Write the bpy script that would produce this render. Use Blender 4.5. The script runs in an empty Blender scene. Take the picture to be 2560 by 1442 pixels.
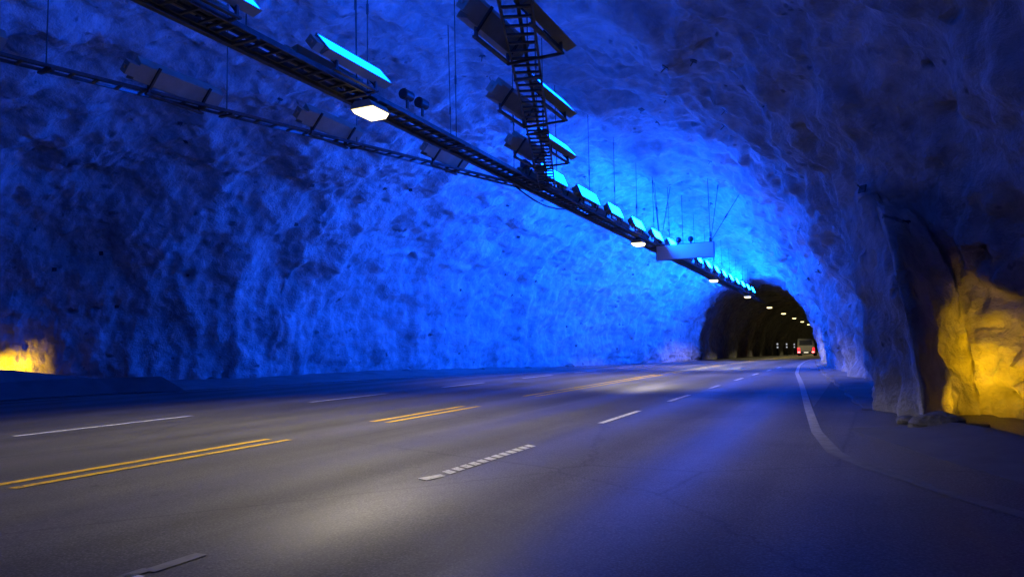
import bpy, math, random
import numpy as np
from mathutils import Matrix, Vector

random.seed(7)
scene = bpy.context.scene
COL = scene.collection

# ------------------------------------------------------------------ camera
CAM_H = 1.2
YAW, PITCH, ROLL = math.radians(25.2816), math.radians(5.107), math.radians(1.0)
fwd = Vector((-math.sin(YAW) * math.cos(PITCH), math.cos(YAW) * math.cos(PITCH), math.sin(PITCH)))
rt = Vector((math.cos(YAW), math.sin(YAW), 0)); up = rt.cross(fwd)
rt2 = rt * math.cos(ROLL) - up * math.sin(ROLL)
up2 = up * math.cos(ROLL) + rt * math.sin(ROLL)
cd = bpy.data.cameras.new('camera'); cam = bpy.data.objects.new('camera', cd); COL.objects.link(cam)
cam.matrix_world = Matrix(((rt2.x, up2.x, -fwd.x, 0), (rt2.y, up2.y, -fwd.y, 0), (rt2.z, up2.z, -fwd.z, CAM_H), (0, 0, 0, 1)))
cd.sensor_width = 36; cd.lens = 1850 / 2560 * 36; cd.clip_start = 0.05; cd.clip_end = 900
scene.camera = cam
# ------------------------------------------------------------------ world: underground, no daylight
w = bpy.data.worlds.new('World'); scene.world = w; w.use_nodes = True
w.node_tree.nodes['Background'].inputs[0].default_value = (0.01, 0.02, 0.08, 1)
w.node_tree.nodes['Background'].inputs[1].default_value = 0.02
vs = scene.view_settings
vs.view_transform = 'Standard'; vs.look = 'None'; vs.gamma = 1; vs.use_curve_mapping = False; vs.exposure = 0.0
cy = scene.cycles
cy.use_denoising = True
try: cy.denoiser = 'OPENIMAGEDENOISE'
except Exception: pass
cy.max_bounces = 6; cy.diffuse_bounces = 4; cy.glossy_bounces = 3; cy.sample_clamp_indirect = 6.0
cy.use_light_tree = True; cy.caustics_reflective = False; cy.caustics_refractive = False

# light strengths in one place
BLUE = (0.0006, 0.074, 1.0)
K_BLUE = 600.0            # radiance of the blue flood glass
K_NEAR, K_NEARL = 0.03, 0.10             # the dimmer floods on the branches over the lay-bys
WARM = (1.0, 0.86, 0.56)
WARMT = (1.0, 0.84, 0.42)
P_ROAD = 1700.0           # W per road lamp
P_TUN = 1000.0
YEL = (1.0, 0.50, 0.004)
P_YEL_R, P_YEL_L = 52.0, 32.0

# ------------------------------------------------------------------ helpers
def tag(o, label=None, cat=None, group=None, kind=None):
    if label: o['label'] = label
    if cat: o['category'] = cat
    if group: o['group'] = group
    if kind: o['kind'] = kind
    return o
def empty(name, loc=(0, 0, 0), rz=0.0):
    o = bpy.data.objects.new(name, None); COL.objects.link(o)
    o.location = loc; o.rotation_euler = (0, 0, rz); o.empty_display_size = 0.2
    return o
def link(name, me, mat=None, parent=None):
    o = bpy.data.objects.new(name, me); COL.objects.link(o)
    if mat is not None and not me.materials: me.materials.append(mat)
    if parent is not None: o.parent = parent
    return o
class MB:
    def __init__(s): s.v = []; s.f = []
    def box(s, x0, x1, y0, y1, z0, z1, M=None):
        b = len(s.v)
        for z in (z0, z1):
            for x, y in ((x0, y0), (x1, y0), (x1, y1), (x0, y1)):
                p = Vector((x, y, z)); s.v.append(tuple(M @ p) if M else tuple(p))
        for f in ((0, 3, 2, 1), (4, 5, 6, 7), (0, 1, 5, 4), (1, 2, 6, 5), (2, 3, 7, 6), (3, 0, 4, 7)):
            s.f.append(tuple(b + i for i in f))
        return s
    def tube(s, a, c, r0, r1=None, n=8, cap=True):
        r1 = r0 if r1 is None else r1
        a, c = Vector(a), Vector(c); d = (c - a).normalized()
        q = d.cross(Vector((0, 0, 1)) if abs(d.z) < .9 else Vector((1, 0, 0))).normalized(); t = d.cross(q)
        b = len(s.v)
        for p, r in ((a, r0), (c, r1)):
            for k in range(n):
                an = 2 * math.pi * k / n
                s.v.append(tuple(p + q * math.cos(an) * r + t * math.sin(an) * r))
        for k in range(n): s.f.append((b + k, b + (k + 1) % n, b + n + (k + 1) % n, b + n + k))
        if cap:
            s.f.append(tuple(b + k for k in reversed(range(n)))); s.f.append(tuple(b + n + k for k in range(n)))
        return s
    def prism(s, pts, y0, y1, M=None):          # outline in xz, extruded along y
        b = len(s.v); n = len(pts)
        for y in (y0, y1):
            for x, z in pts:
                p = Vector((x, y, z)); s.v.append(tuple(M @ p) if M else tuple(p))
        for k in range(n): s.f.append((b + k, b + (k + 1) % n, b + n + (k + 1) % n, b + n + k))
        s.f.append(tuple(b + k for k in reversed(range(n)))); s.f.append(tuple(b + n + k for k in range(n)))
        return s
    def quad(s, *p):
        b = len(s.v); s.v += [tuple(q) for q in p]; s.f.append(tuple(range(b, b + len(p)))); return s
    def mesh(s, name, smooth=False):
        me = bpy.data.meshes.new(name); me.from_pydata(s.v, [], s.f); me.update()
        if smooth: me.polygons.foreach_set('use_smooth', [True] * len(me.polygons))
        return me
    def build(s, name, mat, parent=None, bevel=0, smooth=False):
        o = link(name, s.mesh(name, smooth), mat, parent)
        if bevel:
            m = o.modifiers.new('bevel', 'BEVEL'); m.width = bevel; m.segments = 2; m.limit_method = 'ANGLE'
        return o
def sphere_mb(c, r, nu=16, nv=10, sz=1.0):
    m = MB(); c = Vector(c)
    for j in range(nv + 1):
        ph = math.pi * j / nv
        for i in range(nu):
            a = 2 * math.pi * i / nu
            m.v.append((c.x + r * math.sin(ph) * math.cos(a), c.y + r * math.sin(ph) * math.sin(a), c.z + r * sz * math.cos(ph)))
    for j in range(nv):
        for i in range(nu):
            m.f.append((j * nu + i, (j + 1) * nu + i, (j + 1) * nu + (i + 1) % nu, j * nu + (i + 1) % nu))
    return m

# numpy gradient noise
_rng = np.random.default_rng(11)
_perm = _rng.permutation(4096)
_g = _rng.normal(size=(4096, 3)); _g /= np.linalg.norm(_g, axis=1)[:, None]
def perlin(P):
    i = np.floor(P).astype(np.int64); f = P - i; u = f * f * f * (f * (f * 6 - 15) + 10)
    def h(dx, dy, dz):
        a = _perm[(i[:, 0] + dx) & 4095]; a = _perm[(a + i[:, 1] + dy) & 4095]; a = _perm[(a + i[:, 2] + dz) & 4095]
        g = _g[a]; return g[:, 0] * (f[:, 0] - dx) + g[:, 1] * (f[:, 1] - dy) + g[:, 2] * (f[:, 2] - dz)
    def L(a, b, t): return a + (b - a) * t
    x00 = L(h(0, 0, 0), h(1, 0, 0), u[:, 0]); x10 = L(h(0, 1, 0), h(1, 1, 0), u[:, 0])
    x01 = L(h(0, 0, 1), h(1, 0, 1), u[:, 0]); x11 = L(h(0, 1, 1), h(1, 1, 1), u[:, 0])
    return L(L(x00, x10, u[:, 1]), L(x01, x11, u[:, 1]), u[:, 2])

# ------------------------------------------------------------------ materials
def mat(name, color=(.5, .5, .5), rough=.6, metal=0., spec=.5, emis=None, es=0.):
    m = bpy.data.materials.new(name); m.use_nodes = True
    b = m.node_tree.nodes['Principled BSDF']
    b.inputs['Base Color'].default_value = (*color, 1); b.inputs['Roughness'].default_value = rough
    b.inputs['Metallic'].default_value = metal; b.inputs['Specular IOR Level'].default_value = spec
    if emis: b.inputs['Emission Color'].default_value = (*emis, 1); b.inputs['Emission Strength'].default_value = es
    return m
def nodes(m):
    nt = m.node_tree; N = nt.nodes; L = nt.links
    def n(t, **k):
        x = N.new(t)
        for a, v in k.items():
            if a.startswith('i_'): x.inputs[a[2:].replace('_', ' ')].default_value = v
            else: setattr(x, a, v)
        return x
    return N['Principled BSDF'], n, lambda a, b: L.new(a, b)
def coords(n, l, scale=(1, 1, 1)):
    tc = n('ShaderNodeTexCoord'); mp = n('ShaderNodeMapping'); mp.inputs['Scale'].default_value = scale
    l(tc.outputs['Object'], mp.inputs[0]); return mp.outputs[0]
def noise(n, l, co, scale, detail=4, rough=.55, dist=0):
    x = n('ShaderNodeTexNoise'); x.inputs['Scale'].default_value = scale; x.inputs['Detail'].default_value = detail
    x.inputs['Roughness'].default_value = rough; x.inputs['Distortion'].default_value = dist; l(co, x.inputs['Vector'])
    return x.outputs['Fac']
def ramp(n, l, fac, stops):
    r = n('ShaderNodeValToRGB'); e = r.color_ramp.elements
    while len(e) < len(stops): e.new(.5)
    for k, (p, c) in enumerate(stops):
        e[k].position = p; e[k].color = (*c, 1) if len(c) == 3 else c
    l(fac, r.inputs[0]); return r.outputs[0]
def math_(n, l, op, a, b=None):
    x = n('ShaderNodeMath', operation=op)
    for k, v in enumerate((a, b)):
        if v is None: continue
        if isinstance(v, (int, float)): x.inputs[k].default_value = v
        else: l(v, x.inputs[k])
    return x.outputs[0]
def mixc(n, l, f, a, b, mode='MIX'):
    x = n('ShaderNodeMix', data_type='RGBA', blend_type=mode)
    for k, v in ((0, f), (6, a), (7, b)):
        if isinstance(v, (int, float)): x.inputs[k].default_value = v
        elif isinstance(v, tuple): x.inputs[k].default_value = (*v, 1)
        else: l(v, x.inputs[k])
    return x.outputs[2]

def rock_material(name, lo, hi):
    m = mat(name, rough=.85, spec=.3); b, n, l = nodes(m)
    co = coords(n, l); cs = coords(n, l, (.75, 1.25, .75))
    n1 = noise(n, l, co, .7, 5, .6, .4); n2 = noise(n, l, cs, 3.0, 7, .58, .15); n3 = noise(n, l, co, 14, 6, .6)
    c = ramp(n, l, n2, [(.32, lo), (.5, tuple((p + q) / 2 for p, q in zip(lo, hi))), (.66, hi)])
    c2 = ramp(n, l, n1, [(.35, (.72, .72, .72)), (.6, (1, 1, 1))])
    c = mixc(n, l, 1.0, c, c2, 'MULTIPLY')
    # small pits: the shade inside them painted as dark specks
    v = n('ShaderNodeTexVoronoi'); v.inputs['Scale'].default_value = 1.7; v.inputs['Randomness'].default_value = 1
    cw = mixc(n, l, .35, co, n2, 'ADD'); l(cw, v.inputs['Vector'])
    sp = ramp(n, l, v.outputs['Distance'], [(.05, (.35, .35, .35)), (.12, (1, 1, 1))])
    c = mixc(n, l, .8, c, sp, 'MULTIPLY')
    l(c, b.inputs['Base Color'])
    wv = n('ShaderNodeTexNoise'); wv.inputs['Scale'].default_value = 2.2; wv.inputs['Detail'].default_value = 3; l(co, wv.inputs['Vector'])
    cw2 = mixc(n, l, .22, cs, wv.outputs['Color'], 'ADD')
    vs_ = []
    for sc_ in (1.5, 4.2):
        vv = n('ShaderNodeTexVoronoi'); vv.inputs['Scale'].default_value = sc_; l(cw2, vv.inputs['Vector']); vs_.append(vv.outputs['Distance'])
    chips = math_(n, l, 'ADD', math_(n, l, 'MULTIPLY', vs_[0], .75), math_(n, l, 'MULTIPLY', vs_[1], .28))
    # crevices: thin elongated gaps where slabs broke away, their shade darkened into the colour
    cr = n('ShaderNodeTexVoronoi'); cr.inputs['Scale'].default_value = .75; cm = n('ShaderNodeMapping'); cm.inputs['Scale'].default_value = (.6, 1.0, 2.4); cm.inputs['Rotation'].default_value = (.5, .2, .3)
    l(cw2, cm.inputs[0]); l(cm.outputs[0], cr.inputs['Vector'])
    crf = ramp(n, l, cr.outputs['Distance'], [(.05, (0, 0, 0)), (.15, (1, 1, 1))])
    c = mixc(n, l, .6, c, mixc(n, l, crf, (.18, .18, .18), (1., 1., 1.)), 'MULTIPLY'); l(c, b.inputs['Base Color'])
    n4 = noise(n, l, co, 4.5, 7, .66)
    h = math_(n, l, 'ADD', math_(n, l, 'MULTIPLY', n4, .5), math_(n, l, 'MULTIPLY', n3, .28))
    h = math_(n, l, 'ADD', h, math_(n, l, 'MULTIPLY', chips, .34)); h = math_(n, l, 'ADD', h, math_(n, l, 'MULTIPLY', crf, .5))
    bp = n('ShaderNodeBump'); bp.inputs['Strength'].default_value = 1.0; bp.inputs['Distance'].default_value = .17
    l(h, bp.inputs['Height']); l(bp.outputs[0], b.inputs['Normal'])
    return m
M_ROCK = rock_material('sprayed_rock', (.31, .31, .31), (.54, .53, .52))
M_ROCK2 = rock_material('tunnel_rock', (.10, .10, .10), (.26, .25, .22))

def asphalt_material():
    m = mat('asphalt', rough=.6, spec=.24); b, n, l = nodes(m)
    co = coords(n, l); cl = coords(n, l, (1.0, .06, 1.0))
    big = noise(n, l, co, .35, 4, .6); lane = noise(n, l, cl, 1.5, 5, .55); fine = noise(n, l, co, 60, 3, .7); mid = noise(n, l, co, 5, 6, .65)
    c = ramp(n, l, lane, [(.3, (.092, .089, .085)), (.7, (.15, .146, .138))])
    c = mixc(n, l, 1., c, ramp(n, l, big, [(.3, (.75, .75, .75)), (.65, (1.1, 1.1, 1.1))]), 'MULTIPLY')
    c = mixc(n, l, 1., c, ramp(n, l, fine, [(.3, (.55, .55, .55)), (.7, (1.35, 1.35, 1.35))]), 'MULTIPLY')
    c = mixc(n, l, 1., c, ramp(n, l, mid, [(.22, (.55, .55, .55)), (.38, (1, 1, 1))]), 'MULTIPLY')
    ag = n('ShaderNodeTexVoronoi'); ag.inputs['Scale'].default_value = 55; l(co, ag.inputs['Vector'])
    c = mixc(n, l, .8, c, ramp(n, l, ag.outputs['Distance'], [(.1, (1.5, 1.48, 1.42)), (.35, (.9, .9, .9)), (.7, (.6, .6, .6))]), 'MULTIPLY')
    ce = n('ShaderNodeTexVoronoi', feature='DISTANCE_TO_EDGE'); ce.inputs['Scale'].default_value = .22; l(mixc(n, l, .25, co, mid, 'ADD'), ce.inputs['Vector'])
    c = mixc(n, l, .6, c, ramp(n, l, ce.outputs['Distance'], [(.0, (.35, .35, .35)), (.006, (1, 1, 1))]), 'MULTIPLY')
    sp_ = n('ShaderNodeTexVoronoi'); sp_.inputs['Scale'].default_value = 1.3; l(co, sp_.inputs['Vector'])
    c = mixc(n, l, .7, c, ramp(n, l, sp_.outputs['Distance'], [(.03, (.35, .35, .35)), (.07, (1, 1, 1))]), 'MULTIPLY')
    # polished wheel paths along the lanes
    sx = n('ShaderNodeSeparateXYZ'); l(co, sx.inputs[0])
    warp = math_(n, l, 'ADD', sx.outputs[0], math_(n, l, 'MULTIPLY', lane, .6))
    s = math_(n, l, 'SINE', math_(n, l, 'MULTIPLY', warp, 3.45))
    s01 = math_(n, l, 'ADD', math_(n, l, 'MULTIPLY', s, .5), .5)
    r = math_(n, l, 'SUBTRACT', .64, math_(n, l, 'MULTIPLY', s01, .20))
    r = math_(n, l, 'ADD', r, math_(n, l, 'MULTIPLY', mid, .1))
    l(r, b.inputs['Roughness'])
    c = mixc(n, l, math_(n, l, 'MULTIPLY', s01, .45), c, mixc(n, l, 1., c, (1.5, 1.48, 1.45), 'MULTIPLY'))
    l(c, b.inputs['Base Color'])
    bp = n('ShaderNodeBump'); bp.inputs['Strength'].default_value = .35; bp.inputs['Distance'].default_value = .006
    l(fine, bp.inputs['Height']); l(bp.outputs[0], b.inputs['Normal'])
    return m
M_ASPH = asphalt_material()
def rough_plain(name, lo, hi, sc=4, rough=.8, bump=.01, bs=20, spec=.4, metal=0.):
    m = mat(name, rough=rough, spec=spec, metal=metal); b, n, l = nodes(m); co = coords(n, l)
    a = noise(n, l, co, sc, 6, .6); f = noise(n, l, co, bs, 4, .6)
    l(ramp(n, l, a, [(.3, lo), (.7, hi)]), b.inputs['Base Color'])
    bp = n('ShaderNodeBump'); bp.inputs['Strength'].default_value = .6; bp.inputs['Distance'].default_value = bump
    l(f, bp.inputs['Height']); l(bp.outputs[0], b.inputs['Normal']); return m
M_VERGE = rough_plain('gravelly_verge', (.10, .10, .10), (.22, .21, .20), 1.2, .85, .03, 14)
M_SHOULD = rough_plain('pale_shoulder', (.13, .13, .13), (.20, .20, .195), 1.0, .8, .008, 30)
M_CONC = rough_plain('dark_concrete', (.06, .06, .062), (.10, .10, .10), 2, .8, .01, 25)
def paint(name, lo, hi, worn=.40):
    m = mat(name, rough=.6, spec=.35); b, n, l = nodes(m); co = coords(n, l)
    a = noise(n, l, co, 9, 6, .6); w_ = noise(n, l, co, 22, 8, .75); v = noise(n, l, co, 1.1, 3, .6)
    f = math_(n, l, 'ADD', math_(n, l, 'MULTIPLY', w_, .75), math_(n, l, 'MULTIPLY', v, .25))
    k = ramp(n, l, f, [(worn, (0, 0, 0)), (worn + .05, (1, 1, 1))])
    l(mixc(n, l, k, (.11, .108, .10), ramp(n, l, a, [(.3, lo), (.7, hi)])), b.inputs['Base Color'])
    return m
M_WHITE = paint('road_paint_white', (.58, .58, .57), (.88, .88, .86))
M_YELP = paint('road_paint_yellow', (.66, .38, .01), (.90, .58, .015), .41)
M_WORN = rough_plain('nearly_gone_paint', (.10, .10, .10), (.155, .155, .15), 5, .7, .002, 60)
M_FAINT = rough_plain('worn_paint', (.15, .15, .15), (.30, .30, .29), 5, .7, .002, 60)
M_STEEL = rough_plain('galvanised_steel', (.05, .05, .055), (.11, .11, .115), 6, .55, .002, 40, metal=.3)
M_CABLE = mat('cable_sheath', (.02, .02, .022), .5)
M_HOUS = rough_plain('luminaire_housing', (.21, .19, .145), (.31, .28, .22), 3, .5, .002, 40)
M_BLACK = mat('black_plastic', (.015, .015, .017), .5)
M_SIGN = rough_plain('sign_back_sheet', (.50, .50, .49), (.58, .58, .57), 1.5, .45, .001, 30)
M_LENS = mat('warm_lamp_lens', (.6, .6, .6), .3, emis=(1, .80, .34), es=4)
M_REFL = mat('reflector_white', (.9, .9, .9), .3, emis=(.9, .93, 1), es=.5)  # emission stands in for light the reflectors throw back
M_VANW = mat('van_paint_pale', (.07, .073, .07), .35)
M_VAND = mat('van_glass', (.015, .017, .02), .15)
M_RUB = mat('rubber', (.02, .02, .02), .8)
M_TAIL = mat('tail_lamp', (.5, .01, .01), .3, emis=(1, .01, .02), es=4)
M_PLATE = mat('number_plate', (.7, .7, .7), .4, emis=(1, .9, .75), es=.8)  # plate glows by itself in place of light falling on it
M_BRAKE = mat('brake_lamp', (.5, .02, .02), .3, emis=(1, .16, .16), es=6)

# ------------------------------------------------------------------ ground profile
GX = [-60, 0, 14, 24, 32, 42, 60, 90, 135, 330]; GZ = [-.3, 0, .168, .275, .34, .40, .46, .42, .3, .2]
def G(s): return float(np.interp(s, GX, GZ))
LEFT_EDGE = [(-60, -22), (0, -22), (12, -21.5), (19, -19.6), (23, -18.2), (28, -16.4), (40, -15.2), (60, -12.9), (64, -12.6), (330, -12.6)]
def left_edge(s): return float(np.interp(s, [p[0] for p in LEFT_EDGE], [p[1] for p in LEFT_EDGE]))
RL = [(-30, 2.4), (0, 2.2), (4.5, 1.75), (5.6, 1.15), (6.5, .59), (7.26, .22), (7.94, -.13), (8.71, -.37), (10.5, -.62), (14.15, -.95), (21.8, -1.6), (30, -2.35), (40, -3.0), (50, -3.45), (64, -3.75), (330, -3.75)]
def right_line(s): return float(np.interp(s, [p[0] for p in RL], [p[1] for p in RL]))

def strip(name, mat_, svals, x0f, x1f, zf, nx=1, parent=None, kind=None):
    m = MB()
    for s in svals:
        a, b = x0f(s), x1f(s)
        for k in range(nx + 1):
            x = a + (b - a) * k / nx; m.v.append((x, s, zf(x, s)))
    for j in range(len(svals) - 1):
        for k in range(nx):
            q = j * (nx + 1) + k; m.f.append((q, q + 1, q + nx + 2, q + nx + 1))
    o = m.build(name, mat_, parent)
    if kind: o['kind'] = kind
    return o
SV = list(np.arange(-30, 70, 1.0)) + list(np.arange(70, 330, 8.0))
strip('ground', M_VERGE, SV, lambda s: -34, lambda s: 12, lambda x, s: G(s) - .03, 8, kind='structure')
# verge on the left, rising towards the rock foot
def verge_z(x, s):
    e = left_edge(s); t = min(1, max(0, (e - x) / 4.0)); h = float(np.interp(s, [0, 20, 40, 60, 70, 90], [.22, .26, .38, .5, .42, .3]))
    return G(s) + .02 + h * t * t * (3 - 2 * t)
strip('left_verge', M_VERGE, list(np.arange(-12, 120, .8)), lambda s: -30, lambda s: left_edge(s) + .02, verge_z, 26, kind='structure')
road = strip('road', M_ASPH, SV, left_edge, lambda s: right_line(s) + (2.6 if s < 15 else .9), lambda x, s: G(s), 6, kind='structure')
strip('right_shoulder', M_SHOULD, [s for s in np.arange(14.5, 64, .5)], lambda s: right_line(s) + .10, lambda s: right_line(s) + .10 + min(1.0, (s - 14.4) * .11) * .75 * min(1, 30. / s + .2), lambda x, s: G(s) + .006, 3, kind='structure')
# raised pavement strip at the right wall (a real step)
def pv_l(s): return right_line(s) + .85 * min(1, 30. / max(s, 1) + .2)
m = MB(); ss = list(np.arange(14.0, 63, .5))
for s in ss:
    a = pv_l(s) + .04 * math.sin(s * 3.1) ; b = a + 2.2
    h_ = min(1, .12 + (s - 14) / 6)
    for x, z in ((a, G(s) - .02), (a + .02, G(s) + .07 * h_), (b, G(s) + .12 * h_)): m.v.append((x, s, z))
for j in range(len(ss) - 1):
    for k in range(2): q = j * 3 + k; m.f.append((q, q + 1, q + 4, q + 3))
m.build('pavement', M_VERGE).__setitem__('kind', 'structure')

# markings: parts of the road
def dash(name, mat_, x, s0, s1, wd=.11, z=.006):
    sv = list(np.linspace(s0, s1, max(2, int((s1 - s0) / 1.5) + 1)))
    return strip(name, mat_, sv, lambda s: x - wd / 2, lambda s: x + wd / 2, lambda xx, s: G(s) + z, 1, parent=road)
for s0, s1 in [(4.3, 7.95), (10.25, 13.5), (16.4, 29.0)]:
    dash('centre_line', M_YELP, -7.50, s0 + .05, s1 - .03, .13); dash('centre_line', M_YELP, -7.16, s0, s1, .12)
for s0, s1 in [(30.6, 44), (45.2, 58)]:
    dash('centre_line', M_YELP, -7.50, s0, s1, .13); dash('centre_line', M_YELP, -7.16, s0, s1, .12)
for k in range(14):
    dash('centre_line', M_YELP, -7.50, 60 + k * 9, 66 + k * 9, .13); dash('centre_line', M_YELP, -7.16, 60 + k * 9, 66 + k * 9, .12)
for s0, s1 in [(.9, 3.9), (7.12, 10.45), (13.85, 16.95), (19.95, 22.7), (25.9, 28.9), (31.6, 34.6), (38.0, 40.8), (43.5, 46.5)]:
    dash('lane_dash', M_WHITE, -11.85, s0, s1, .14)
for s0, s1 in [(10.91, 13.08), (15.32, 17.3), (19.85, 21.3), (24.0, 25.7), (28.2, 29.7), (32.5, 34.0), (36.6, 38.2)]:
    dash('lane_dash', M_WHITE, -3.70, s0, s1, .10)
def slanted(x, s, w_=.15, ln=.13, sh=.10):
    z = G(s) + .006
    return MB().quad((x - w_ / 2, s, z), (x + w_ / 2, s - sh, z), (x + w_ / 2, s - sh + ln, z), (x - w_ / 2, s + ln, z)).build('marking_bar', M_WHITE, road)
for k in range(12): slanted(-3.70, 6.32 + k * .175)
MB().quad((-3.80, 5.93, G(6) + .006), (-3.66, 5.86, G(6) + .006), (-3.62, 6.14, G(6) + .006), (-3.72, 6.20, G(6) + .006)).build('marking_bar', M_WHITE, road)
for a, b_, wd in [(1.6, 2.2, .1), (2.25, 2.5, .13), (2.45, 2.88, .12), (2.80, 2.98, .09), (2.95, 3.32, .10)]:
    dash('lane_dash', M_FAINT if a != 2.45 else M_WHITE, -3.66 + random.uniform(-.04, .04), a, b_, wd)
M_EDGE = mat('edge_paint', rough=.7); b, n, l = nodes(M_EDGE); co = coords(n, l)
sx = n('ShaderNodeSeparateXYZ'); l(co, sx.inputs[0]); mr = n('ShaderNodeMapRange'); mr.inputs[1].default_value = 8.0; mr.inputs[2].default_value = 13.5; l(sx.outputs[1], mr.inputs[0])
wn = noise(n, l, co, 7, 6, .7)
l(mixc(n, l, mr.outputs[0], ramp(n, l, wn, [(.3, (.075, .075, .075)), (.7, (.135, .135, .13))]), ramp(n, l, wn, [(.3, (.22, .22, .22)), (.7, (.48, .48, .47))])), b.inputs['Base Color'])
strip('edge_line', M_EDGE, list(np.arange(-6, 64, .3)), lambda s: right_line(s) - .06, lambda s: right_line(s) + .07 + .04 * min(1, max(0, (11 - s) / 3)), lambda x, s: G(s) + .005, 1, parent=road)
strip('edge_line', M_FAINT, list(np.arange(64, 200, 4)), lambda s: -11.55, lambda s: -11.4, lambda x, s: G(s) + .008, 1, parent=road)
strip('edge_line', M_WHITE, list(np.arange(6, 62, 1.0)), lambda s: left_edge(s) + .25, lambda s: left_edge(s) + .36, lambda x, s: G(s) + .008, 1, parent=road)

# ------------------------------------------------------------------ rock shells (lofted between foot lines, displaced)
def catmull(P, T):
    P = np.array(P, float); n = len(P) - 1; out = []
    for t in T:
        x = t * n; i = min(int(x), n - 1); f = x - i
        p0, p1, p2, p3 = P[max(i - 1, 0)], P[i], P[i + 1], P[min(i + 2, n)]
        out.append(.5 * ((2 * p1) + (-p0 + p2) * f + (2 * p0 - 5 * p1 + 4 * p2 - p3) * f * f + (-p0 + 3 * p1 - 3 * p2 + p3) * f ** 3))
    return np.array(out)
# rows: left x, left y, right x, right y, crown height, samples to next
ROWS = [
    (-24, -14, 6.5, -14, 9.2, 12), (-26, -5, 6.5, -6, 9.3, 14), (-27, 3, 6.2, 2, 9.4, 24), (-27.4, 9, 5.0, 6.2, 9.5, 30),
    (-27.4, 12.5, 4.0, 8.8, 9.5, 24), (-27.6, 15.0, 3.2, 10.6, 9.4, 26), (-27.2, 15.8, 2.45, 12.4, 9.3, 26), (-26.7, 16.4, 1.6, 13.4, 9.2, 24), (-26.0, 17.0, 1.12, 12.8, 9.15, 22),
    (-25.0, 17.7, .66, 11.75, 9.1, 24), (-24.0, 18.6, .36, 13.2, 9.05, 16), (-22.9, 19.6, .10, 14.7, 9.0, 16), (-21.9, 20.9, .70, 16.4, 8.9, 16), (-21.2, 22.3, .85, 18.2, 8.9, 18),
    (-20.9, 23.2, .45, 20.8, 8.85, 34), (-19.6, 28.0, -.2, 25.5, 8.7, 50), (-17.3, 36.0, -1.0, 33.5, 8.3, 60), (-15.0, 45.0, -1.8, 43.0, 7.7, 50),
    (-13.2, 54.0, -2.4, 53.0, 7.1, 40), (-12.45, 61.0, -2.75, 61.0, 6.5, 4), (-12.6, 61.5, -2.5, 61.5, 6.65, 4), (-12.7, 62.2, -2.4, 62.2, 6.8, 0)]
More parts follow.
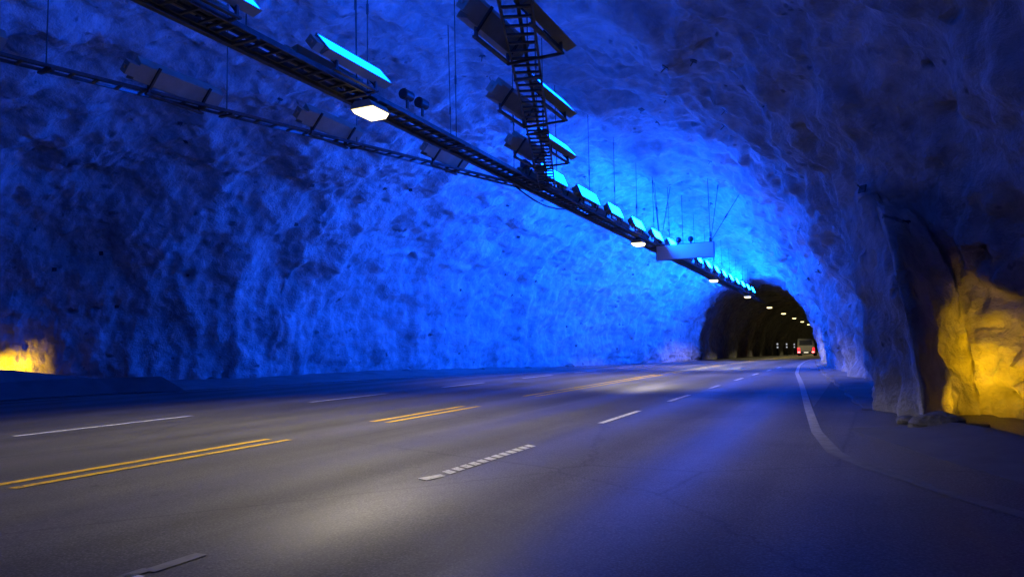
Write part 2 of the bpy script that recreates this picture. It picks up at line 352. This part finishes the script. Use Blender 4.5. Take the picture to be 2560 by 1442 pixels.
# above head height the thin nose by the lay-by melts back into an even vault
SMOOTH = {(1.6, 13.4): (1.75, 13.2), (1.12, 12.8): (1.35, 13.7), (.66, 11.75): (1.0, 14.2), (.36, 13.2): (.72, 14.9), (.10, 14.7): (.55, 15.8), (.70, 16.4): (.48, 16.9), (.85, 18.2): (.42, 18.5)}
ROWS_HIGH = [(r[0], r[1]) + SMOOTH.get((r[2], r[3]), (r[2], r[3])) + (r[4], r[5]) for r in ROWS]
def shell(name, rows, nt, material, amps, pw=2.35, jitter=1.0, rows_high=None):
    T = []
    n = len(rows) - 1
    for i in range(n):
        for k in range(rows[i][5]): T.append((i + k / rows[i][5]) / n)
    T.append(1.0)
    R = catmull([r[:5] for r in rows], T); nu = len(T)
    Rh = catmull([r[:5] for r in rows_high], T) if rows_high else R
    th = np.linspace(0, math.pi, nt)
    # slow the parameter near the feet so that the wall samples stay even
    cx = -np.sign(np.cos(th)) * np.abs(np.cos(th)) ** (2 / pw); cz = np.abs(np.sin(th)) ** (2 / pw)
    # even arc length on a nominal section
    d = np.hypot(np.diff(cx) * 11, np.diff(cz) * 8.6); acc = np.concatenate([[0], np.cumsum(d)]); acc /= acc[-1]
    tt = np.interp(np.linspace(0, 1, nt), acc, th)
    cx = -np.sign(np.cos(tt)) * np.abs(np.cos(tt)) ** (2 / pw); cz = np.abs(np.sin(tt)) ** (2 / pw)
    def section(R):
        P = np.zeros((nu, nt, 3))
        mx = (R[:, 0] + R[:, 2]) / 2; my = (R[:, 1] + R[:, 3]) / 2; hx = (R[:, 2] - R[:, 0]) / 2; hy = (R[:, 3] - R[:, 1]) / 2
        P[:, :, 0] = mx[:, None] + hx[:, None] * cx[None]; P[:, :, 1] = my[:, None] + hy[:, None] * cx[None]
        P[:, :, 2] = -.25 + (R[:, 4][:, None] + .25) * cz[None]
        return P, mx, my
    P, mx, my = section(R)
    if rows_high:
        wz = np.clip((P[:, :, 2] - 1.6) / 3.0, 0, 1); wz = (wz * wz * (3 - 2 * wz))[:, :, None]
        P = P * (1 - wz) + section(Rh)[0] * wz
    du = np.gradient(P, axis=0); dv = np.gradient(P, axis=1); N = np.cross(du, dv)
    N /= np.linalg.norm(N, axis=2)[:, :, None] + 1e-9
    ctr = np.stack([mx, my, np.full_like(mx, 3.)], 1)[:, None, :]
    s = np.sign(np.sum(N * (P - ctr), axis=2)); N *= s[:, :, None]
    Q = P.reshape(-1, 3)
    D = np.zeros(len(Q))
    for sc, am, kind in amps:
        q = Q * np.array([1, .8, 1]) * sc + 17.3 * sc
        if kind == 'a': q = Q * np.array([.45, 1.25, .45]) * sc + 5.1 * sc   # folds that follow the blasting rounds
        v = perlin(q)
        if kind == 'r': v = .5 - 2 * np.abs(v)         # creased
        elif kind == 'f':                              # facets: quantised slabs
            v = perlin(q + perlin(q * 1.7)[:, None] * .6); v = np.round(v * 5) / 5 * .4 + v * .6
        elif kind == 'p': v = np.clip(v - .42, 0, .3) * 4 # pits
        D += am * v
    near = np.exp(-((Q[:, 0] - .5) / .8) ** 2 - ((Q[:, 1] - 12.6) / 2.2) ** 2)
    rec = np.exp(-((Q[:, 0] - 2.0) / .9) ** 2 - ((Q[:, 1] - 13.0) / 1.6) ** 2) * np.clip((4.5 - Q[:, 2]) / 2, 0, 1)
    D += rec * (.42 * perlin(Q * np.array([1.5, 1.5, 1.1]) + 3.3) + .26 * (.4 - 2 * np.abs(perlin(Q * 2.3 + 9.1))) + .12 * perlin(Q * 5.2))
    D *= 1 - .35 * near                      # keep the thin rock nose by the lay-by in shape
    P = P + N * D.reshape(nu, nt)[:, :, None] * jitter
    me = bpy.data.meshes.new(name)
    idx = np.arange(nu * nt).reshape(nu, nt)
    F = np.stack([idx[:-1, :-1], idx[1:, :-1], idx[1:, 1:], idx[:-1, 1:]], -1).reshape(-1, 4)
    me.vertices.add(nu * nt); me.vertices.foreach_set('co', P.reshape(-1))
    me.loops.add(F.size); me.loops.foreach_set('vertex_index', F.reshape(-1))
    me.polygons.add(len(F)); me.polygons.foreach_set('loop_start', np.arange(0, F.size, 4))
    me.polygons.foreach_set('use_smooth', np.ones(len(F), bool)); me.update(calc_edges=True); me.validate()
    o = link(name, me, material); o['kind'] = 'structure'
    return o, P, N
AMPS = [(.16, .5, 'n'), (.42, .55, 'f'), (.9, .34, 'a'), (.8, .34, 'n'), (2.1, .16, 'a'), (1.7, .14, 'f'), (3.3, .15, 'f'), (3.0, .09, 'r'), (5.2, .05, 'f'), (1.3, .7, 'p'), (2.9, .35, 'p')]
rock, RP, RN = shell('cavern_rock', ROWS, 330, M_ROCK, AMPS, rows_high=ROWS_HIGH)
TR = [(-12.7, 62.15, -2.4, 62.15, 6.8, 30)]
for k, y in enumerate((72, 82, 92, 102, 112, 122, 132, 142, 160, 190, 240, 320)):
    TR.append((-12.7 + random.uniform(-.25, .25), y, -2.6, y, 6.9 + random.uniform(-.3, .3), 24 if y < 140 else 14))
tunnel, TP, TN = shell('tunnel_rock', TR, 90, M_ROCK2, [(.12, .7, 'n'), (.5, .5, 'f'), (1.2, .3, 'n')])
# back wall behind the photographer closes the cavern
MB().box(-32, 12, -14.6, -14.2, -1, 11).build('back_rock', M_ROCK)['kind'] = 'structure'
MB().box(-14, 0, 318, 319, -1, 9).build('tunnel_end', M_ROCK2)['kind'] = 'structure'

# rock bolts: plate and stub, parts of the rock
bp_ = MB(); bp_.box(-.07, .07, -.07, .07, -.01, .012); bp_.tube((0, 0, 0), (.01, .015, .13), .012, n=6)
bolt_me = bp_.mesh('rock_bolt'); bolt_me.materials.append(M_STEEL)
rg = np.random.default_rng(5)
nu, nt = RP.shape[:2]
for k in range(80):
    i = int(rg.integers(int(nu * .30), int(nu * .93))); j = int(rg.integers(int(nt * .10), int(nt * .92)))
    p = Vector(RP[i, j]); q = -Vector(RN[i, j]) + Vector(rg.normal(size=3) * .18)
    o = link('rock_bolt', bolt_me, None, rock); o.rotation_mode = 'QUATERNION'
    o.rotation_quaternion = q.to_track_quat('Z', 'Y'); o.location = p + q * .02

def ceil_z(x, y):
    d = (RP[:, :, 0] - x) ** 2 + (RP[:, :, 1] - y) ** 2 + (RP[:, :, 2] < 4) * 50
    i = np.unravel_index(np.argmin(d), d.shape); return float(RP[i][2])

# ------------------------------------------------------------------ berm and barriers in front of the recesses
BR = [(3.6, 4.2), (2.35, 7.1), (1.72, 8.6), (1.40, 9.5), (1.16, 10.2), (.92, 10.9), (.72, 11.4)]
m = MB()
for j, (x, y) in enumerate(BR):
    a = Vector((x - (BR[max(j - 1, 0)][0] - BR[min(j + 1, len(BR) - 1)][0]) * 0, y, 0))
    t = Vector((BR[min(j + 1, 6)][0] - BR[max(j - 1, 0)][0], BR[min(j + 1, 6)][1] - BR[max(j - 1, 0)][1], 0)).normalized()
    nrm = Vector((-t.y, t.x, 0))       # towards the road
    if nrm.x > 0: nrm = -nrm
    g = G(y); hh = (.05, .07, .10, .12, .14, .13, .05)[j]
    for off, z in ((1.3, g - .03), (.9, g + .012), (.45, g + hh * .3), (.12, g + hh * .8), (0, g + hh), (-.16, g + hh - .01), (-.22, g - .05)):
        m.v.append(tuple(a + nrm * off + Vector((0, 0, z))))
for j in range(len(BR) - 1):
    for k in range(6): q = j * 7 + k; m.f.append((q, q + 1, q + 8, q + 7))
o = m.build('curved_kerb', M_CONC, smooth=True)
tag(o, 'low sloping dark concrete kerb curving in front of the yellow lit rock at right', 'kerb')
m = MB(); pts = [(-22.8, -6), (-23.2, 4), (-23.2, 10), (-23.0, 13.5), (-22.4, 15.6), (-21.2, 17.0)]
for j, (x, y) in enumerate(pts):
    g = G(y); hh = (1.0, 1.0, 1.0, .95, .62, .30)[j]
    for off, z in ((1.6, g + .05), (.5, g + .5), (.16, g + hh - .1), (.1, hh), (-.25, hh - .0), (-.4, g)): m.v.append((x + off, y, z if z > .5 else z))
for j in range(len(pts) - 1):
    for k in range(5): q = j * 6 + k; m.f.append((q, q + 1, q + 7, q + 6))
tag(m.build('low_barrier', M_CONC, smooth=False), 'dark low barrier hiding the yellow lamps in the left recess', 'barrier')

# loose blasted stones at the rock feet
def stone(x, y, r, label, group=None, flat=.6, seed=1):
    m = sphere_mb((0, 0, 0), 1, 14, 9); V = np.array(m.v); q = V * 1.1 + seed * 7.7
    V *= (1 + .38 * perlin(q) + .16 * (np.round(perlin(q * 2.2) * 4) / 4))[:, None]; V *= np.array([r * 1.25, r, r * flat])
    m.v = [tuple(v) for v in V]; o = m.build('loose_stone', M_ROCK2); o.location = (x, y, G(y) + r * flat * .35); o.rotation_euler = (0, 0, seed)
    tag(o, label, 'stone', group)
stone(.82, 11.15, .30, 'dark low boulder lying at the foot of the thin rock nose at right', None, .55, 2)
stone(.50, 11.9, .14, 'small stone beside the dark boulder under the rock nose at right', None, .6, 5)
for k, (x, y, r) in enumerate([(-20.7, 25.2, .28), (-20.0, 27.0, .2), (-19.3, 28.7, .32), (-18.9, 29.6, .16), (-17.9, 33.5, .22), (-16.9, 37.0, .2), (-16.0, 41.0, .25)]):
    stone(x + .3, y, r, 'loose dark stone at the foot of the blue left wall, %s counted from the left' % ('first', 'second', 'third', 'fourth', 'fifth', 'sixth', 'seventh')[k], 'loose stones along the left wall foot', .7, k + 11)
# ------------------------------------------------------------------ yellow floor floods
def yellow_flood(loc, aim, P, label, spread=110):
    t = empty('yellow_floodlight', loc); tag(t, label, 'floodlight')
    q = (Vector(aim) - Vector(loc)).to_track_quat('Z', 'Y').to_matrix().to_4x4()
    MB().prism([(-.14, -.08), (.14, -.08), (.2, .05), (-.2, .05)], -.12, .12, q).build('housing', M_BLACK, t)
    MB().box(-.17, .17, -.1, .1, .052, .058, q).build('glass', mat('yellow_glass', (.3, .2, .05), .4, emis=YEL, es=8), t)
    MB().box(-.05, .05, -.05, .05, -.3, -.12).build('foot', M_BLACK, t)
    ld = bpy.data.lights.new('yellow_light', 'AREA'); ld.shape = 'RECTANGLE'; ld.size = .32; ld.size_y = .18; ld.spread = math.radians(spread); ld.energy = P; ld.color = YEL
    lo = bpy.data.objects.new('yellow_light', ld); COL.objects.link(lo); lo.parent = t
    lo.matrix_local = Matrix.Translation(q.to_3x3() @ Vector((0, 0, .08))) @ (Vector(loc) - Vector(aim)).to_track_quat('Z', 'Y').to_matrix().to_4x4()
    return t
yellow_flood((1.24, 11.55, .06), (1.66, 13.3, .85), P_YEL_R, 'yellow floodlight hidden behind the curved kerb at the foot of the right rock', 60)
yellow_flood((-26.9, 14.7, .62), (-27.0, 15.8, .95), P_YEL_L, 'yellow floodlight hidden behind the low barrier in the left recess', 58)

# ------------------------------------------------------------------ cable trays
TZ = [(-15, 5.62), (10, 5.58), (20, 5.50), (30, 5.43), (40, 5.36), (60, 5.25), (95, 5.12), (320, 5.12)]
def tray_z(s): return float(np.interp(s, [p[0] for p in TZ], [p[1] for p in TZ]))
rung_me = {}
def cable_tray(p0, p1, wd, label, duct=False, pitch=.3, zf=None, hangers=(), nrail=8, wid2=0.0):
    p0, p1 = Vector(p0), Vector(p1); d = p1 - p0; L_ = d.length; u = d.normalized(); nrm = Vector((u.y, -u.x, 0))
    t = empty('cable_tray', (p0.x, p0.y, 0)); tag(t, label, 'cable tray', 'cable trays hung from the cavern roof')
    o0 = Vector((p0.x, p0.y, 0))
    def P(a, off, dz):
        c = p0 + u * a; return Vector((c.x, c.y, (zf(c.y) if zf else c.z) + dz)) + nrm * off - o0
    def rail(name, off, w_, z0, z1, mt):
        m = MB(); n_ = nrail
        for k in range(n_ + 1):
            a = L_ * k / n_
            for oo, zz in ((off - w_ / 2, z0), (off + w_ / 2, z0), (off + w_ / 2, z1), (off - w_ / 2, z1)): m.v.append(tuple(P(a, oo, zz)))
        for k in range(n_):
            for i in range(4):
                q = k * 4; m.f.append((q + i, q + (i + 1) % 4, q + 4 + (i + 1) % 4, q + 4 + i))
        m.f.append((3, 2, 1, 0)); e = n_ * 4; m.f.append((e, e + 1, e + 2, e + 3))
        return m.build(name, mt, t)
    h = wd / 2; rh = .035 if wd > .3 else .0
    rail('side_rail', -h, .03, -.045, rh, M_STEEL); rail('side_rail', h, .03, -.045, rh, M_STEEL)
    rail('cable', -h * .12, .045 if wd > .3 else .02, -.01, .035 if wd > .3 else .01, M_CABLE)
    if duct:
        rail('cable_duct', -h - .075, .09, -.09, -.01, M_STEEL); rail('cable', h * .45, .05, -.01, .045, M_CABLE)
    key = (round(wd, 2), round(u.x, 3))
    if key not in rung_me:
        M_ = Matrix(((nrm.x, u.x, 0, 0), (nrm.y, u.y, 0, 0), (0, 0, 1, 0), (0, 0, 0, 1)))
        rung_me[key] = MB().box(-h + .016, h - .016, -.02, .02, -.045, -.015, M_).mesh('rung'); rung_me[key].materials.append(M_STEEL)
    k = 0; a = .1
    while a < L_ and k < 290:
        o = link('rung', rung_me[key], None, t); o.location = P(a, 0, 0); a += pitch; k += 1
    for a in hangers:
        q = P(a, 0, .0); wz = q + o0
        cz_ = ceil_z(wz.x, wz.y) if wz.y < 61 else 6.9
        top = Vector((q.x + random.uniform(-.05, .05), q.y + random.uniform(-.05, .05), cz_ + .25))
        m = MB().tube(q, top, .011, n=5)
        mid = q.lerp(top, .38); m.tube(mid - Vector((0, 0, .09)), mid + Vector((0, 0, .09)), .022, n=6)
        m.build('hanger_wire', M_STEEL, t)
        MB().box(q.x - h - .03, q.x + h + .03, q.y - .03, q.y + .03, q.z - .085, q.z - .055).build('hanger_bar', M_STEEL, t)
    return t
MX = -7.40
Y0 = -12
cable_tray((MX, Y0, 0), (MX, 66, 0), .38, 'long dark cable ladder running down the middle of the cavern above the road', True, .29, tray_z,
           [y - Y0 for y in (3.5, 7.3, 9.75, 10.05, 13.1, 15.9, 18.7, 21.4, 24.0, 26.65, 29.2, 31.9, 34.5, 37.2, 39.8, 42.4, 45.1, 47.8, 50.5, 53.2, 56, 58.8)], 40)
uB = Vector((-7.55 + 10.74, 17.4 - 6.04, 0)).normalized()
Bs = Vector((-10.74, 6.04, 5.52)); B0 = Bs - uB * 7
LB = (Vector((-7.62, 17.4, 5.52)) - B0).length
def onB(y): return (y - B0.y) / uB.y
cable_tray(B0, (-7.62, 17.4, 5.52), .26, 'thin cable ladder branching to the left over the left lay-by', False, .34, None,
           [onB(y) for y in (3.5, 6.6, 9.3, 12.0, 14.6)], 6)
uC = Vector((-3.6 + 7.2, 7.9 - 17.7, 0)).normalized()
Cs = Vector((-7.2, 17.5, 5.53)); C1 = Vector((-3.6, 7.9, 5.53)) + uC * 6
def onC(y): return (y - Cs.y) / uC.y
cable_tray(Cs, C1, .40, 'cable ladder branching to the right towards the viewer with floodlights across it', False, .27, None,
           [onC(y) for y in (15.6, 12.9, 10.2, 7.0, 4.4)], 6)
# short curved cable sagging below the junction
t = MB(); pa = [Vector((-7.75, 16.8 + k * .33, 5.42 - .14 * math.sin(math.pi * k / 10))) for k in range(11)]
for a, b_ in zip(pa, pa[1:]): t.tube(a, b_, .022, n=6)
tag(t.build('sagging_cable', M_CABLE), 'slack black cable sagging under the junction of the cable ladders', 'cable')

# ------------------------------------------------------------------ blue floodlights
def flood_meshes(glass, Lh=.82):
    me = {}
    m = MB()
    # shallow trough, open upwards: back plate, flared sides, end plates
    m.box(-.14, .14, -Lh, Lh, -.16, -.145)
    for sg in (-1, 1):
        m.v += []; b0 = len(m.v)
        pr = [(sg * .14, -.16), (sg * .20, .0), (sg * .188, .0), (sg * .128, -.146)]
        m.prism(pr if sg > 0 else pr[::-1], -Lh, Lh)
    for y in (-Lh, Lh - .012): m.prism([(-.14, -.16), (.14, -.16), (.2, 0), (-.2, 0)], y, y + .012)
    me['housing'] = m.mesh('housing'); me['housing'].materials.append(M_HOUS)
    m = MB().box(-.185, .185, -Lh + .02, Lh - .02, -.012, -.006); me['glass'] = m.mesh('glass'); me['glass'].materials.append(glass)
    m = MB().box(-.10, .10, -Lh - .17, -Lh - .003, -.17, -.03).box(-.03, .03, -Lh - .2, -Lh - .17, -.12, -.07)
    me['ballast_box'] = m.mesh('ballast_box'); me['ballast_box'].materials.append(M_HOUS)
    m = MB().box(-.19, .19, -.02, .02, -.19, -.162)
    me['clamp'] = m.mesh('clamp'); me['clamp'].materials.append(M_BLACK)
    return me
FCACHE = {}
def level(k, Lh=.82):
    k = (round(k, 3), Lh)
    if k not in FCACHE: FCACHE[k] = flood_meshes(mat('blue_flood_glass', (.1, .1, .1), .4, emis=BLUE, es=K_BLUE * k[0] * .82 / Lh), Lh)
    return FCACHE[k]
def flood(x, y, z, side, label, group, dim=1.0, tilt=50, yaw=0.0, arm=0.0, Lh=.82):
    t = empty('blue_floodlight', (x, y, z)); tag(t, label, 'floodlight', group)
    me = level((K_NEAR if side > 0 else K_NEARL) if dim is True else dim, Lh)
    t.rotation_euler = (0, 0, yaw)
    R = Matrix.Rotation(math.radians(tilt * side), 4, 'Y')
    for nm, dy in (('housing', 0), ('glass', 0), ('ballast_box', 0), ('clamp', -.5), ('clamp', .5)):
        o = link(nm, me[nm], None, t); o.matrix_local = R @ Matrix.Translation((0, dy, 0))
    # support arm from the tray up to the trough
    m = MB()
    for yy in (-.5, .5): m.box(-.02, .02, yy - .02, yy + .02, -.33, -.12)
    m.box(-.03, .03, -.56, .56, -.36, -.33)
    if arm: m.box(min(0, arm), max(0, arm), .48, .52, -.38, -.345)
    m.build('bracket', M_STEEL, t)
    return t
ORD = ['first', 'second', 'third', 'fourth', 'fifth', 'sixth', 'seventh', 'eighth', 'ninth', 'tenth', 'eleventh', 'twelfth', 'thirteenth', 'fourteenth', 'fifteenth', 'sixteenth', 'seventeenth']
near_main = [(-.2, 'over the road behind the viewer, second back'), (3.2, 'over the road just out of view above'), (6.3, 'at the very top edge of the view'), (9.3, 'just before the nearest warm road lamp')]
for y, wd in near_main:
    z = tray_z(y) + .34
    flood(MX + .34, y, z, 1, 'cyan lit floodlight on the main ladder ' + wd, 'floodlights on the main cable ladder', True, arm=-.6)
    flood(MX - .34, y, z, -1, 'dark-backed floodlight on the main ladder ' + wd, 'floodlights on the main cable ladder', True, tilt=12)
far = [17.7, 20.4, 23.0, 25.7, 28.4, 31.0, 33.8] + [36.6 + 2.43 * k for k in range(9)]
for k, y in enumerate(far):
    z = tray_z(y) + .34; pw_ = (.08, .15, .30, .62)[k] if k < 4 else 1.0
    if k < 7: wd = ORD[k] + ' pair from where the three ladders meet'
    else: wd = ORD[k - 7] + ' pair beyond the hanging sign'
    flood(MX + .34, y, z, 1, 'bright right-facing floodlight on the main ladder, ' + wd, 'floodlights on the main cable ladder', pw_ * .56, tilt=68, Lh=.82 if k < 2 else .64 if k < 7 else .52)
    flood(MX - .34, y, z, -1, 'dark-backed left-facing floodlight on the main ladder, ' + wd, 'floodlights on the main cable ladder', pw_ * 1.0, tilt=66, Lh=.82 if k < 2 else .64 if k < 7 else .52)
for k, y in enumerate((14.9, 12.0, 9.1, 6.1)):  # last pair is out of view, put in for its light
    c = Cs + uC * onC(y)
    wd = ORD[k] + ' pair up the right-hand ladder from the junction'
    flood(c.x + .42, y, 5.84, 1, 'right-facing floodlight with cyan rim, ' + wd, 'floodlights on the right cable ladder', .06 if k == 0 else True, arm=-.84)
    flood(c.x - .42, y, 5.84, -1, 'left-facing floodlight seen from its dull back, ' + wd, 'floodlights on the right cable ladder', .06 if k == 0 else True)
for k, y in enumerate((14.3, 11.3, 8.4, 5.3)):
    c = B0 + uB * onB(y)
    flood(c.x + .02, y, 5.76, -1, 'grey floodlight facing the left wall, %s from the junction on the left ladder' % ORD[k], 'floodlights on the left cable ladder', .12 if k == 0 else True)

# ------------------------------------------------------------------ warm road lamps
lamp_parts = {}
def lm(name, mb, mt):
    me = mb.mesh(name); me.materials.append(mt); lamp_parts[name] = me
lm('housing', MB().prism([(-.15, 0), (.15, 0), (.24, -.12), (-.24, -.12)], -.26, .26), M_HOUS)
lm('lens', MB().prism([(-.215, -.122), (.215, -.122), (.15, -.20), (-.15, -.20)], -.235, .235), M_LENS)
lm('bracket', MB().box(-.02, .02, -.2, -.16, .02, .14).box(-.02, .02, .16, .2, .02, .14).box(-.03, .03, -.22, .22, 0, .02), M_BLACK)
def road_lamp(y, label, power, cone=128, tz=None):
    z = (tz if tz is not None else tray_z(y)) - .1
    t = empty('road_lamp', (MX + .02, y, z)); tag(t, label, 'road lamp', 'warm lamps in a row over the road')
    for nm, me in lamp_parts.items(): link(nm, me, None, t)
    ld = bpy.data.lights.new('lamp_light', 'SPOT'); ld.energy = power; ld.color = WARM if y < 60 else WARMT; ld.spot_size = math.radians(cone); ld.spot_blend = .3; ld.shadow_soft_size = .1
    lo = bpy.data.objects.new('lamp_light', ld); COL.objects.link(lo); lo.parent = t; lo.location = (0, 0, -.32)
    return t
lab = {-6.5: 'warm white road lamp over the road behind the viewer', 10.1: 'nearest warm white road lamp glowing below the main cable ladder', 26.7: 'small warm road lamp just before the hanging sign', 42.0: 'warm road lamp beyond the hanging sign under the row of blue lights',
       55.3: 'warm road lamp in front of the dark tunnel mouth, after the last blue light'}
for y, l_ in lab.items(): road_lamp(y, l_, P_ROAD * (.5 if y < 0 else 1.0 if y < 12 else 1) if y < 50 else P_TUN * .8, 128 if y < 12 else 130)
for k, y in enumerate([69.0, 81.7, 94.9, 107.6, 120.4, 134.4, 147, 160, 173, 186, 199, 212]):
    road_lamp(y, 'small warm lamp inside the tunnel, %s one beyond the tunnel mouth' % ORD[k], P_TUN, 114, 5.2)

# ------------------------------------------------------------------ loudspeakers on the ladder
def speaker(x, y, z, label, r=.10):
    t = empty('loudspeaker', (x, y, z)); tag(t, label, 'loudspeaker', 'small loudspeakers on the cable ladder')
    MB().tube((-.02, -.12, .12), (.0, .12, .12), r, r * .9, 14).build('body', M_BLACK, t, bevel=.01)
    MB().tube((-.02, -.135, .12), (-.02, -.118, .12), r * .82, n=14).build('grille', M_CABLE, t)
    MB().box(-.015, .015, -.03, .03, -.12, .04).build('bracket', M_BLACK, t)
speaker(-7.12, 10.85, 5.72, 'round black loudspeaker just past the nearest warm lamp on the cable ladder')
speaker(-7.12, 11.35, 5.72, 'round black loudspeaker further from the nearest warm lamp, second of two')
speaker(-7.25, 16.3, 5.72, 'small black loudspeaker on the cable ladder just before the junction', .11)

# ------------------------------------------------------------------ hanging sign
SY = 29.0
t = empty('hanging_sign', (-7.27, SY, 4.84)); tag(t, 'blank grey sign board hung crosswise from the roof below the cable ladder', 'sign')
MB().box(0, 2.23, -.05, .05, 0, .56).build('sign_board', M_SIGN, t, bevel=.012)
m = MB().box(-.02, 2.25, -.055, .056, -.022, -.002).box(-.02, 2.25, -.055, .056, .562, .58).box(-.022, -.002, -.055, .056, -.002, .562).box(2.232, 2.252, -.055, .056, -.002, .562)
m.build('frame', M_STEEL, t)
def rod(a, b_, nm='hanger_rod', r=.013, clip=.5):
    a, b_ = Vector(a), Vector(b_); m = MB().tube(a, b_, r, n=5); q = a.lerp(b_, clip)
    d = (b_ - a).normalized() * .09; m.tube(q - d, q + d, .03, n=6); return m.build(nm, M_STEEL, t)
rod((.15, 0, .58), (-.1, .3, 3.6)); rod((.15, 0, .58), (.02, -.5, 3.5), clip=.85); rod((.15, 0, .58), (.55, .5, 3.2), clip=.1)
rod((2.12, 0, .58), (2.10, 0, 3.1), clip=.12); rod((2.12, 0, .58), (2.45, .4, 3.0), clip=.9); rod((2.12, 0, .58), (3.45, .5, 2.8), clip=.45)
MB().box(.1, .2, -.04, .04, .58, .74).box(2.07, 2.17, -.04, .04, .58, .74).build('lug', M_BLACK, t)
for x, wd in ((.88, 'left'), (1.36, 'right')):
    e = empty('beacon', (-7.27 + x, SY, 5.42)); tag(e, 'round black beacon on top of the hanging sign, %s of the two' % wd, 'beacon', 'beacons on the hanging sign')
    sphere_mb((0, 0, .17), .115, sz=1.05).build('globe', M_BLACK, e, smooth=True); MB().tube((0, 0, 0), (0, 0, .09), .03).build('stem', M_BLACK, e)

# ------------------------------------------------------------------ marker posts in the tunnel
for k, (y, z) in enumerate(((115.2, 1.6), (129.6, 1.66), (144.3, 1.7))):
    t = empty('marker_post', (-11.45, y, G(y))); tag(t, 'black marker post with two white reflectors by the far left tunnel wall, %s of three' % ORD[k], 'marker post', 'reflector posts along the tunnel')
    zz = z - G(y)
    MB().box(-.10, .10, -.03, .03, 0, zz + .75).build('post', M_BLACK, t)
    for dz in (0, .48): MB().tube((0, -.045, zz + dz), (0, -.032, zz + dz), .13, n=12).build('reflector', M_REFL, t)

# ------------------------------------------------------------------ van
VY = 98.0
van = empty('minibus', (-6.45, VY, G(VY))); tag(van, 'pale boxy minibus with glowing red tail lights driving away into the tunnel', 'minibus')
prof = [(-1.0, .30), (1.0, .30), (1.0, 1.15), (.93, 2.02), (.80, 2.16), (-.80, 2.16), (-.93, 2.02), (-1.0, 1.15)]
MB().prism(prof, 0, 4.4).build('body', M_VANW, van, bevel=.05)
MB().prism([(-.96, .34), (.96, .34), (.94, 1.1), (.88, 1.5), (-.88, 1.5), (-.94, 1.1)], 4.4, 5.2).build('bonnet', M_VANW, van, bevel=.06)
MB().prism([(-.76, 1.34), (.76, 1.34), (.70, 1.93), (-.70, 1.93)], -.02, .02).build('rear_window', M_VAND, van)
MB().box(-.86, .86, -.012, .03, .62, 1.28).build('tailgate', rough_plain('tailgate_paint', (.10, .10, .11), (.16, .16, .17), 1, .4, .001), van)
MB().box(-.98, .98, -.12, .0, .30, .58).build('bumper', M_BLACK, van, bevel=.02)
MB().box(-.26, .26, -.135, -.121, .40, .51).build('number_plate', M_PLATE, van)
for sx in (-1, 1):
    MB().box(min(sx * .99, sx * .76), max(sx * .99, sx * .70), -.05, .02, .60, 1.02).build('tail_light', M_TAIL, van, bevel=.02)
    MB().box(min(sx * .97, sx * .66), max(sx * .97, sx * .66), -.17, -.121, .42, .57).build('brake_light', M_BRAKE, van, bevel=.02)
    MB().box(min(sx * 1.02, sx * 1.22), max(sx * 1.02, sx * 1.22), 3.6, 3.7, 1.25, 1.5).build('wing_mirror', M_BLACK, van)
    MB().prism([(sx * 1.0, 1.3), (sx * 1.006, 1.3), (sx * .935, 1.95), (sx * .93, 1.95)], .5, 3.6).build('side_window', M_VAND, van)
    for yy in (.9, 4.2):
        w_ = MB().tube((sx * .78, yy, .33), (sx * 1.0, yy, .33), .33, n=18).build('wheel', M_RUB, van)
        MB().tube((sx * 1.0, yy, .33), (sx * 1.01, yy, .33), .19, n=14).build('hub_cap', M_HOUS, w_)
